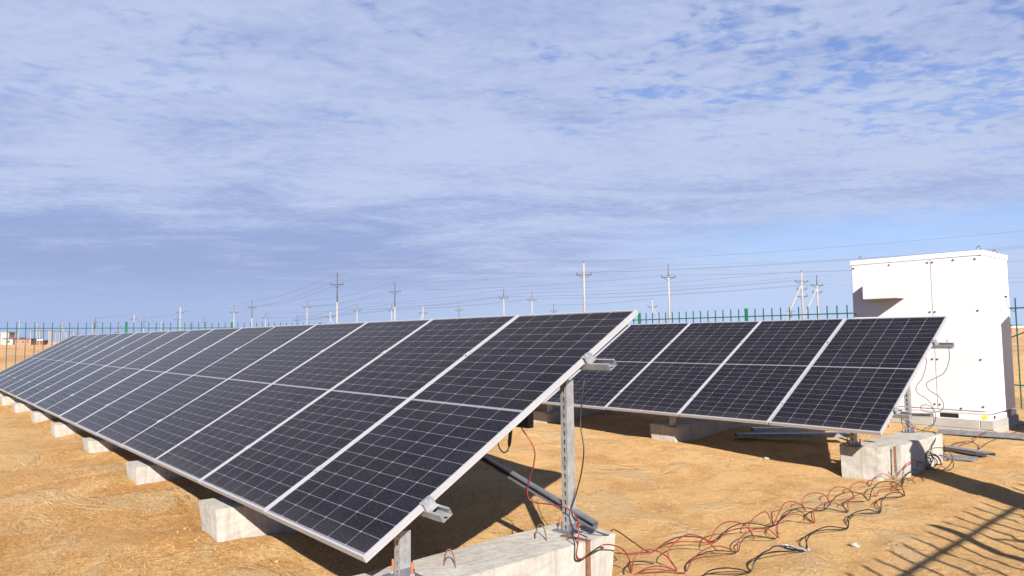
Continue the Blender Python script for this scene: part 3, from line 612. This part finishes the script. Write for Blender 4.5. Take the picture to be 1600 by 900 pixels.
cable([('y', 796, 695, 1.05), ('y', 793, 704, 1.05), ('y', 787, 707, 1.04), ('y', 781, 701, 1.02), ('y', 778, 690, 1.0), ('y', 779, 680, .98), ('y', 790, 668, .97)], 'black_cable', .0038, 'black lead making a small loop under the plug connector')
pc = MB().tube([on_y(798, 666, 1.05), on_y(798, 672, 1.05), on_y(796, 692, 1.05), on_y(795.5, 698, 1.05)], [.007, .0105, .0105, .006], 8).build('plug_connector', 'black', None, True, org=on_y(797, 680, 1.05))
tag(pc, 'black plug connector dangling under the right edge of the front row', 'connector')

# ------------------------------------------------------------------ stray steel and stones
def lying(a, b, web, h, label, m='galv_dark', up=1):
    a, b = Vector(a), Vector(b); d = (b-a).normalized(); s = d.cross(Vector((0, 0, 1))).normalized()
    o = channel(a, b, web, h, .004, .012, s, Vector((0, 0, up))).build('steel_channel', m, None, org=tuple(a)); return tag(o, label, 'steel channel', 'loose steel channels on the ground')
z_ = lambda x, y, l=.0: Vector(gpt(x, y, l))
def lyp(p, q, web, h, label, m='galv_dark', lift=.012, up=1):
    a, b = z_(*p), z_(*q); z = max(a.z, b.z)+lift; a.z = b.z = z; return lying(a, b, web, h, label, m, up)
lyp((1466, 680), (1640, 694), .12, .05, 'long grey steel channel lying in front of the white cabinet', 'galv_dark', .06, -1)
lyp((1478, 703), (1549, 716), .14, .04, 'short flat steel offcut, the one farther from the camera of the two by the block', 'galv_dark', .05, -1)
lyp((1466, 716), (1528, 722), .10, .04, 'short flat steel offcut half under the other, next to the block', 'galv_dark', .045, -1)
lyp((1150, 683), (1326, 693), .12, .05, 'long steel channel lying in the shade under the back row', 'galv_dark', .05, -1)
lyp((1175, 674), (1335, 684), .10, .05, 'second steel channel in the shade under the back row, slightly farther back', 'galv', .05, -1)
def stone(x, y, r, label, m='clod', sx=1.):
    bm = bmesh.new(); bmesh.ops.create_icosphere(bm, subdivisions=3, radius=1); p = gpt(x, y, 0)
    for v in bm.verts:
        k = 1+.5*float(vnoise(np.array([v.co.x+v.co.z*.7+x]), np.array([v.co.y-v.co.z*.6+y]), .7, 5)[0]); v.co = Vector((v.co.x*sx, v.co.y*.8, v.co.z*.6))*k*r
    me = bpy.data.meshes.new('stone'); bm.to_mesh(me); bm.free(); me.materials.append(M[m]); o = bpy.data.objects.new('stone', me); COL.objects.link(o); o.location = (p[0], p[1], gz(p[0], p[1])+r*.3); o.rotation_euler = (0, 0, x)
    return tag(o, label, 'stone')
stone(1335, 852, .030, 'fist sized pale stone alone on the sand left of the fence shadow', 'plinth', 1.3)
stone(1197, 716, .032, 'small whitish stone at the edge of the shade under the back row', 'plinth')
stone(433, 880, .02, 'small brown stone by the lower left edge of the front row shade')
# scrap of plastic film round the cable
fm = MB(); fp = gpt(1232, 857, 0)
nf = 12
for i_ in range(nf+1):
    for j_ in range(5):
        t = i_/nf; c = np.array(gpt(1222, 853, 0))*(1-t)+np.array(gpt(1262, 864, 0))*t; s = (j_-2)/2*.03*(1-.6*abs(t-.5))
        fm.v.append((c[0]+s*.6+random.gauss(0, .004), c[1]+s, gz(c[0], c[1])+.012+.02*random.random()))
for i_ in range(nf):
    for j_ in range(4): a = i_*5+j_; fm.f.append((a, a+1, a+6, a+5))
tag(fm.build('plastic_film', 'film', None, True, org=tuple(fp)), 'crumpled scrap of clear plastic film on the ground around the black cables', 'plastic scrap')

# ------------------------------------------------------------------ white cabinet on its block plinth
X0, X1, Y0, Y1, ZB, ZC = -2.045, -.215, 10.0, 11.22, .262, 2.575
cb = thing('equipment_cabinet', ((X0+X1)/2, (Y0+Y1)/2, .16), 'big white steel equipment cabinet with two door panels and a boxy hood', 'cabinet')
MB().bx(X0, X1, Y0, Y1, ZB, ZC).build('body', 'white', cb, bevel=.006)
rf = MB().bx(X0-.012, X1+.012, Y0-.018, Y1+.012, ZC-.058, ZC+.014).build('roof', 'white', cb, bevel=.006)
xm = -.885
for a_, b_ in ((X0+.012, xm-.004), (xm+.004, X1-.055)):
    dp = MB().bx(a_, b_, Y0-.016, Y0-.002, ZB+.035, ZC-.066).build('door', 'white_door', cb, bevel=.003)
    for zz_ in (ZC-.11, ZC-.85, ZC-1.55, ZB+.10):
        for xx_ in (a_+.03, b_-.03): MB().tube([(xx_, Y0-.0155, zz_), (xx_, Y0-.026, zz_)], .013, 8).build('bolt', 'pole_dark', dp)
    for zz_ in (ZC-.10, ZB+.06): MB().tube([((a_+b_)/2, Y0-.0155, zz_), ((a_+b_)/2, Y0-.026, zz_)], .013, 8).build('bolt', 'pole_dark', dp)
hx0, hx1 = -1.763, -1.26
MB().bx(hx0, hx1, Y0-.30, Y0-.017, 1.945, 2.25).build('hood', 'white_door', cb, bevel=.008)
MB().bx(X0+.02, X1-.0, Y0-.004, Y0+.02, ZB-.022, ZB-.001).build('bottom_strip', 'white_trim', cb)
bs = MB(); bs.bx(X0-.005, X1+.008, Y0-.012, Y1, .165, ZB-.0235).build('base_frame', 'white', cb, bevel=.003)
for xa in (X0+.55, X1-.52): MB().box((xa, Y0-.0145, .212), (.24, .006, .062)).build('fork_slot', 'black', cb, bevel=.0024)
MB().bx(X1+.0085, X1+.0115, Y0+.07, Y0+.15, .19, .235).build('side_opening', 'black', cb); MB().bx(X1+.0085, X1+.0115, Y0+.74, Y0+.92, .175, .25).build('side_opening', 'black', cb)
MB().tube([(X1-.075, Y0-.0125, .215), (X1-.075, Y0-.018, .215)], .034, 14).build('yellow_sticker', 'yellow', cb)
for (ex, ey_) in ((X0+.12, Y0+.08), (X1-.05, Y0+.08), (X1-.06, Y1-.35), (X0+.12, Y1-.2)):
    MB().tube([(ex+.028*math.cos(t), ey_, ZC+.02+.03+.028*math.sin(t)) for t in np.linspace(-1.2, math.pi+1.2, 14)], .008, 8).build('lifting_eye', 'galv_dark', cb, True)
MB().tube([(X1+.014, Y1-.28, 1.945), (X1+.04, Y1-.28, 1.945)], .016, 8).build('cable_gland', 'black', cb)
lead = [(X1+.03, Y1-.28, 1.94), (X1+.035, Y1-.27, 1.85), (X1+.05, Y1-.24, 1.77), (X1+.06, Y1-.12, 1.74), (X1+.06, Y1-.02, 1.72), (X1+.06, Y1+.06, 1.73), (X1+.06, Y1+.02, 1.76)]
MB().tube(catmull(lead, 5), .004, 6).build('lead', 'black_cable', cb, True)
MB().bx(X0-.03, X0-.013, Y0+.1, Y0+.4, 2.1, 2.45).build('side_vent', 'white_trim', cb, bevel=.003)
pl = thing('block_plinth', ((X0+X1)/2, (Y0+Y1)/2, -.05), 'low plinth of grey masonry blocks under the white cabinet', 'plinth')
rows = ((.162, .045), (.037, -.09))
for ri, (zt_, zb_) in enumerate(rows):
    x = X0-.10-ri*.25
    while x < X1+.05:
        xe = min(x+.59, X1+.03)
        MB().bx(max(x, X0-.10)+.004, xe-.004, Y0-.03, Y1+.02, zb_, zt_).build('block', 'plinth', pl, bevel=.004); x += .6
MB().bx(X0-.095, X1+.025, Y0-.022, Y1+.012, -.08, .158).build('mortar_bed', 'mortar', pl)
# a heap of rubble at the plinth corner
for k_, (x, y, r) in enumerate(((1556, 668, .075), (1572, 666, .065), (1590, 664, .07))):
    stone(x, y, r, ['rubble lump against the right corner of the block plinth', 'rubble lump in the middle of the three by the cabinet corner', 'rubble lump farthest right of the three by the cabinet corner'][k_], 'plinth', 1.3)

# two unseen pillars added outside the frame to shadow the block and cabinet
def pillar(x, y, w_, d_, h_, label):
    r = thing('shadow_pillar', (x, y, -.05), label, 'shadow pillar', 'shadow pillars')
    MB().bx(x-w_/2-.02, x+w_/2+.02, y-d_/2-.02, y+d_/2+.02, -.1, .12).build('base', 'concrete', r)
    MB().bx(x-w_/2, x+w_/2, y-d_/2, y+d_/2, .121, h_-.14).build('housing', 'white_trim', r, bevel=.006)
    MB().prism([(-d_/2-.02, 0), (d_/2+.02, 0), (0, .14)], (x-w_/2-.02, y, h_-.139), (x+w_/2+.02, y, h_-.139), ((0, 1, 0), (0, 0, 1))).build('roof', 'white_trim', r)
    dd = MB().bx(x-w_/2+.03, x+w_/2-.03, y-d_/2-.012, y-d_/2-.001, .18, h_-.2).build('door', 'white_trim', r, bevel=.003)
    MB().bx(x+w_/2-.08, x+w_/2-.06, y-d_/2-.03, y-d_/2-.0125, h_*.5, h_*.5+.12).build('handle', 'black', dd)
pillar(2.22, 5.06, .34, .34, 1.72, 'slim grey pillar added for its shadow, out of view right of the back row')
pillar(1.35, 10.16, .34, .86, 2.6, 'tall grey pillar added for its shadow, out of view right of the white cabinet')

# ------------------------------------------------------------------ green picket fence
ZTIP, ZRAIL, SP = 2.03, 1.845, .22
def fence(p, q, label, phase=0., detail=8):
    p, q = Vector((*p, 0)), Vector((*q, 0)); d = (q-p); Lf = d.length; d.normalize(); s = Vector((-d.y, d.x, 0)); ang = math.atan2(d.y, d.x); rot = Matrix.Rotation(ang, 3, 'Z')
    r = thing('picket_fence', p, label, 'fence', 'green picket fence round the site'); bay = 15*SP
    t = phase
    while t-bay > 0: t -= bay
    ts = []
    while t <= Lf+.01:
        if t >= 0: ts.append(t)
        t += bay
    for t in ts:
        c = p+d*t; MB().box((c.x, c.y, ZTIP/2-.05), (.062, .062, ZTIP+.1), rot).box((c.x, c.y, ZTIP+.006), (.068, .068, .01), rot).build('post', 'green_post', r)
    edges = sorted(set([0.]+ts+[Lf]))
    for a, b in zip(edges, edges[1:]):
        if b-a < .1: continue
        m_ = MB(); k = int(round((b-a)/SP)); mid = p+d*((a+b)/2)
        for zr_ in (ZRAIL, .42): m_.box((mid.x, mid.y, zr_), (b-a-.066, .024, .026), rot)
        for i_ in range(1, k):
            c = p+d*(a+(b-a)*i_/k)+s*.02; z0 = gz(c.x, c.y)+.03; m_.box((c.x, c.y, (z0+ZTIP)/2), (.020, .020, ZTIP-z0), rot)
        m_.build('picket_panel', 'green', r)
        bi = MB(); o0, o1 = p+d*(a+.25)-s*.035, p+d*(b-.25)-s*.035
        bi.tube([(o0.x, o0.y, .45), (o1.x, o1.y, ZRAIL-.12)], .014, 6); bi.build('brace', 'green', r)
    return r
fence((-22., -6.05), (-22., 14.), 'green picket fence along the far left end of the site', 6.6-.05)
fence((-22., 14.), (3.88, 14.), 'green picket fence behind the back row and the white cabinet', 22-9.6-3.3*3)
fence((3.88, 14.), (3.88, -6.), 'green picket fence on the right side, casting its shadow on the sand', 14-2.28-3.3*3)

# ------------------------------------------------------------------ overhead line poles
def hor(x): return 529-.0089*(x-20)
def pole_at(x, top, H, kind, label, brace=0, arms=1, dist=None):
    d = ray(x, top); s = (H-CAM[2])/d[2]; P = CAM+d*s; D = s; X, Y = P[0], P[1]
    r = thing('power_pole', (X, Y, 0), label, 'power pole', 'overhead line poles')
    r_ = CR*np.array([1, 1, 0]); r_ = r_/np.linalg.norm(r_); rv = Vector(r_)
    k = {'steel': .62, 'short': .86, 'plain': 1.}[kind if kind in ('steel', 'short', 'plain') else 'steel']
    B = Vector((X, Y, 0)); rt = .13 if H > 9 else .12
    MB().tube([B+Vector((0, 0, -.3)), B+Vector((0, 0, H*k))], [rt*1.25, rt*.95], 8).build('shaft', 'pole', r, True)
    if x == 912: MB().tube([B+Vector((-.1, 0, H*.5)), B+Vector((-.06, 0, H+.02))], [.04, .09], 6).build('steel_top', 'pole_rust', r, True)
    if k < 1: MB().tube([B+Vector((.0, 0, H*k-.8)), B+Vector((0, 0, H))], [.10, .06], 6).build('steel_top', 'pole_dark' if hash(int(x)) % 3 else 'pole_rust', r, True)
    tips = [B+Vector((0, 0, H+.15))]
    MB().tube([B+Vector((0, 0, H)), B+Vector((0, 0, H+.25))], .07, 6).build('insulator', 'glass_ins', r)
    for a in range(arms):
        za = H-1.5-a*1.1; w_ = 1.0 if a == 0 else .8
        m_ = MB().tube([B-rv*w_+Vector((0, 0, za)), B+rv*w_+Vector((0, 0, za))], .055, 6).tube([B-rv*w_*.7+Vector((0, 0, za)), B+Vector((0, 0, za-.5))], .03, 5).tube([B+rv*w_*.7+Vector((0, 0, za)), B+Vector((0, 0, za-.5))], .03, 5)
        ca = m_.build('crossarm', 'pole_dark', r)
        for sg in (-1, 1):
            t_ = B+rv*sg*w_*.9+Vector((0, 0, za+.3)); MB().tube([t_-Vector((0, 0, .26)), t_], .075, 6).build('insulator', 'glass_ins', ca); tips.append(t_)
    if brace:
        MB().tube([B+rv*brace*(H*.42)+Vector((0, 0, -.2)), B+Vector((0, 0, H*.82))], .11, 8).build('brace', 'pole', r, True)
    return P, tips
PL = {}
def PO(key, *a, **k): PL[key] = pole_at(*a, **k)
PO('a', 394, 471, 10.5, 'steel', 'power pole with dark top, just right of the green post behind the front row')
PO('b', 527, 428, 10.5, 'steel', 'tall power pole with long dark steel top, tallest left of centre')
PO('c', 912, 411, 10.5, 'plain', 'tall power pole with rust stains just above the right end of the front row')
PO('d', 480, 471, 10.5, 'short', 'white power pole left of the tall dark topped one')
PO('e', 617, 442, 10.5, 'steel', 'power pole with rusty steel top right of the tall dark topped one')
PO('f', 1044, 416, 10.5, 'short', 'plain pale power pole above the left panel of the back row')
PO('g', 558, 476, 9.5, 'short', 'thin pale power pole between the two dark topped poles')
PO('h', 787, 454, 10.5, 'short', 'white power pole above the third panel joint of the front row')
PO('i', 831, 458, 10.5, 'short', 'power pole with dark spike midway between two taller ones')
PO('j', 1252, 425, 10.5, 'plain', 'pale power pole with three crossarms and a slanting prop left of the cabinet', brace=-1, arms=3)
PO('k', 1276, 432, 10.5, 'short', 'dark stained power pole with a slanting prop nearest the white cabinet', brace=-1, arms=2)
PO('l', 1019, 468, 8.5, 'plain', 'short propped power pole left of the plain pale one', brace=1)
PO('m', 612, 476, 9.5, 'short', 'thin power pole half hidden just left of the rusty topped one')
PO('n', 661, 479, 8.5, 'plain', 'short power pole with a prop leaning to its left', brace=-.7)
PO('o', 516, 487, 8.5, 'plain', 'short propped pole just left of the tall dark topped one', brace=1)
PO('p', 366, 479, 9.5, 'short', 'thin pole directly behind the green fence post of the far corner')
PO('q', 415, 490, 9.5, 'short', 'small far pole right of the dark topped one near the fence corner')
PO('r', 282, 479, 9.5, 'plain', 'white pole with a darker one beside it, left of the far white roof')
PO('s', 278, 492, 9.5, 'steel', 'low dark pole right against the white one, left of the far white roof')
PO('t', 717, 475, 9.5, 'steel', 'thin dark pole tip above the second panel joint region of the front row')
PO('u', 865, 477, 9.5, 'steel', 'faint far pole between the white one and the rust stained one')
PO('v', 210, 491, 9.5, 'plain', 'pale far pole beside the left green fence post')
PO('w', 225, 496, 9.5, 'steel', 'dark small far pole right of the left green fence post')
PO('x', 149, 497, 9.0, 'steel', 'far pole with a dark cluster at its head above the left panels', arms=2)
PO('y', 145, 501, 9.0, 'plain', 'far pole half hidden by its neighbour with the dark cluster')
PO('z', 31, 499, 12., 'plain', 'tall thin white mast at the far left behind the fence')
PO('aa', 298, 503, 9., 'steel', 'tiny far pole immediately left of the far white roof')
PO('ab', 320, 497, 9., 'steel', 'thin far pole standing over the far white roof')
PO('ac', 464, 494, 9., 'steel', 'faint far pole with forked head left of the white one')
PO('ad', 186, 505, 9., 'plain', 'low far pole between two green pickets at the left')
PO('ae', 252, 501, 9., 'plain', 'low pale far pole among the pickets right of the left green post')
PO('af', 97, 503, 9., 'plain', 'far pale pole above the far left corner panel', brace=.8)
PO('ag', 58, 505, 9., 'plain', 'far pale pole left of the small orange brick building')
PO('ah', 1236, 478, 9., 'steel', 'faint far pole with double crossarm left of the propped pale pole', arms=2)
def off_pole(x, f, H, label):      # poles beyond the frame that carry the spans on
    P = CAM+CR*np.array([1, 1, 0])/np.linalg.norm(CR[:2])*x+CF*np.array([1, 1, 0])/np.linalg.norm(CF[:2])*f; B = Vector((P[0], P[1], 0))
    r = thing('power_pole', B, label, 'power pole', 'overhead line poles'); MB().tube([B, B+Vector((0, 0, H))], [.17, .13], 8).build('shaft', 'pole', r, True)
    rv = Vector(CR*np.array([1, 1, 0])).normalized(); MB().tube([B-rv+Vector((0, 0, H-1.5)), B+rv+Vector((0, 0, H-1.5))], .055, 6).build('crossarm', 'pole_dark', r)
    return P, [B+Vector((0, 0, H+.1)), B-rv*.9+Vector((0, 0, H-1.3)), B+rv*.9+Vector((0, 0, H-1.3))]
PL['c2'] = off_pole(58, 52, 10.5, 'power pole off to the right carrying the highest wires')
PL['f2'] = off_pole(64, 72, 10.5, 'power pole off to the right carrying the second line')
PL['j2'] = off_pole(100, 86, 10.5, 'power pole off to the right beyond the white cabinet')
PL['k2'] = off_pole(110, 98, 10.5, 'power pole off to the right, farthest of those carrying wires')
def wire(chain, idx, sag, label, r=.022):
    pts = []
    for a, b in zip(chain, chain[1:]):
        p, q = Vector(PL[a][1][min(idx, len(PL[a][1])-1)]), Vector(PL[b][1][min(idx, len(PL[b][1])-1)]); L_ = (q-p).length; sg = sag*(L_/60)**1.0
        for i_ in range(18): t = i_/18; c = p.lerp(q, t); c.z -= sg*4*t*(1-t); pts.append(c)
    pts.append(q); rr = [r*max(.5, (Vector(c)-Vector(CAM)).length/110) for c in pts]
    return tag(MB().tube(pts, rr, 4).build('overhead_wire', 'wire', None, True, org=tuple(pts[0])), label, 'overhead wire', 'overhead wires')
for nm, ch in (('tall dark topped and rust stained poles', ['p', 'a', 'b', 'c', 'c2']), ('rusty topped and plain pale poles', ['r', 'd', 'e', 'f', 'f2']),
               ('white pole and the propped pale one', ['ac', 'g', 'h', 'j', 'j2']), ('dark spiked pole and the dark propped one', ['q', 'm', 'i', 'k', 'k2'])):
    for ix, wn_ in ((0, 'top'), (1, 'left crossarm'), (2, 'right crossarm')):
        wire(ch, ix, .62, f'{wn_} wire strung over the {nm}')
wire(['v', 'x'], 0, .5, 'faint wire between the far poles at the left'); wire(['s', 'w'], 0, .5, 'faint wire left of the far white roof')
wire(['l', 'u'], 0, .5, 'faint wire from the short propped pole to the left'); wire(['u', 't', 'n'], 0, .5, 'faint low wire behind the top edge of the front row')

# ------------------------------------------------------------------ far industry
def far_pt(x, D):
    d = ray(x, hor(x)); d = d*np.array([1, 1, 0]); d /= (d @ CF); return CAM*np.array([1, 1, 0])+d*D
def far_box(name, x, D, w_, dp, h_, m, label, cat, roof=None, win=0, group=None, rh=.4):
    P = far_pt(x, D); r = thing(name, (P[0], P[1], 0), label, cat, group); rv = CR*np.array([1, 1, 0]); a = math.atan2(rv[1], rv[0]); rot = Matrix.Rotation(a, 3, 'Z')
    MB().box((P[0], P[1], h_/2), (w_, dp, h_), rot).build('wall', m, r)
    if roof: MB().box((P[0], P[1], h_+rh/2+.01), (w_+.6, dp+.6, rh), rot).build('roof', roof, r)
    for i_ in range(win):
        t = (i_+.5)/win-.5; c = Vector((P[0], P[1], h_*.55))+rot @ Vector((t*w_*.9, -dp/2-.03, 0)); MB().box(c, (w_/win*.35, .06, h_*.35), rot).build('window', 'roof_dark', r)
    return r
far_box('brick_building', 43, 330, 7.5, 6, 2.6, 'brick_far', 'small orange brick building behind the fence at the far left', 'building', 'roof_dark', 3)
far_box('brick_building', 52, 420, 13, 8, 2.4, 'brick_far', 'lower brick building behind and right of the small orange one', 'building', 'brick_far', 4)
far_box('site_hut', 27, 380, 6, 4, 3.4, 'plinth', 'white site hut left of the small orange building', 'hut', 'red_paint', 2)
far_box('site_hut', 17, 360, 5, 4, 3.0, 'plinth', 'pale site hut at the far left edge behind the fence', 'hut', 'roof_dark', 1)
far_box('storage_tank', 12, 430, 5, 5, 7.2, 'plinth', 'pale square tank at the far left edge', 'tank', 'plinth', 0)
far_box('red_vehicle', 66.5, 300, 2.3, 2, 2.0, 'red_paint', 'small red vehicle far away between the pickets', 'vehicle', 'white', 1)
far_box('brick_building', 1592, 300, 12, 8, 2.2, 'brick_far', 'low reddish building far away right of the white cabinet', 'building', 'white', 3)
far_box('site_hut', 1585, 420, 6, 5, 3.8, 'plinth', 'pale far hut behind the low reddish building', 'hut', 'roof_dark', 1)
# arched white hall roof
P = far_pt(340, 420); rv = Vector(CR*np.array([1, 1, 0])).normalized(); fv = Vector(CF*np.array([1, 1, 0])).normalized()
hl = thing('arched_hall', (P[0], P[1], 0), 'long white hall with a low arched roof beyond the fence', 'hall')
arc = [(-6+12*i_/12, 0) for i_ in (0, 12)]; poly = [(-7, 4.6)]+[(7*-math.cos(t), 4.6+2.6*math.sin(t)) for t in np.linspace(0.05, math.pi-.05, 13)]+[(7, 4.6)]
MB().prism([(-7, 0), (7, 0), (7, 4.59), (-7, 4.59)], Vector((P[0], P[1], 0))-rv*8, Vector((P[0], P[1], 0))+rv*8, (fv, (0, 0, 1))).build('wall', 'plinth', hl)
MB().prism(poly, Vector((P[0], P[1], 0))-rv*8.3, Vector((P[0], P[1], 0))+rv*8.3, (fv, (0, 0, 1))).build('roof', 'white', hl, True)
# substation gantries of pale posts
for k_, (x, D, n_, w_, h_) in enumerate(((20, 250, 2, 4, 5.0), (62, 270, 3, 7, 5.6), (73, 300, 4, 8, 6.0), (88, 260, 2, 4, 5.2), (104, 300, 3, 6, 5.5), (118, 340, 2, 5, 5.))):
    P = far_pt(x, D); B = Vector((P[0], P[1], 0)); r = thing('substation_gantry', B, ['pale post gantry at the far left edge', 'pale gantry over the orange building', 'four legged pale gantry right of the orange building', 'narrow pale gantry above the fence pickets', 'pale gantry where the front row meets the fence', 'farthest right of the pale gantries'][k_], 'gantry', 'substation gantries')
    for i_ in range(n_):
        c = B+rv*(i_/(n_-1)-.5)*w_; MB().tube([c, c+Vector((0, 0, h_))], .16, 6).build('post', 'pole', r)
    MB().tube([B-rv*w_/2+Vector((0, 0, h_)), B+rv*w_/2+Vector((0, 0, h_))], .14, 6).build('beam', 'pole_rust', r)

for o in bpy.data.objects:
    if '_abs' in o: del o['_abs']
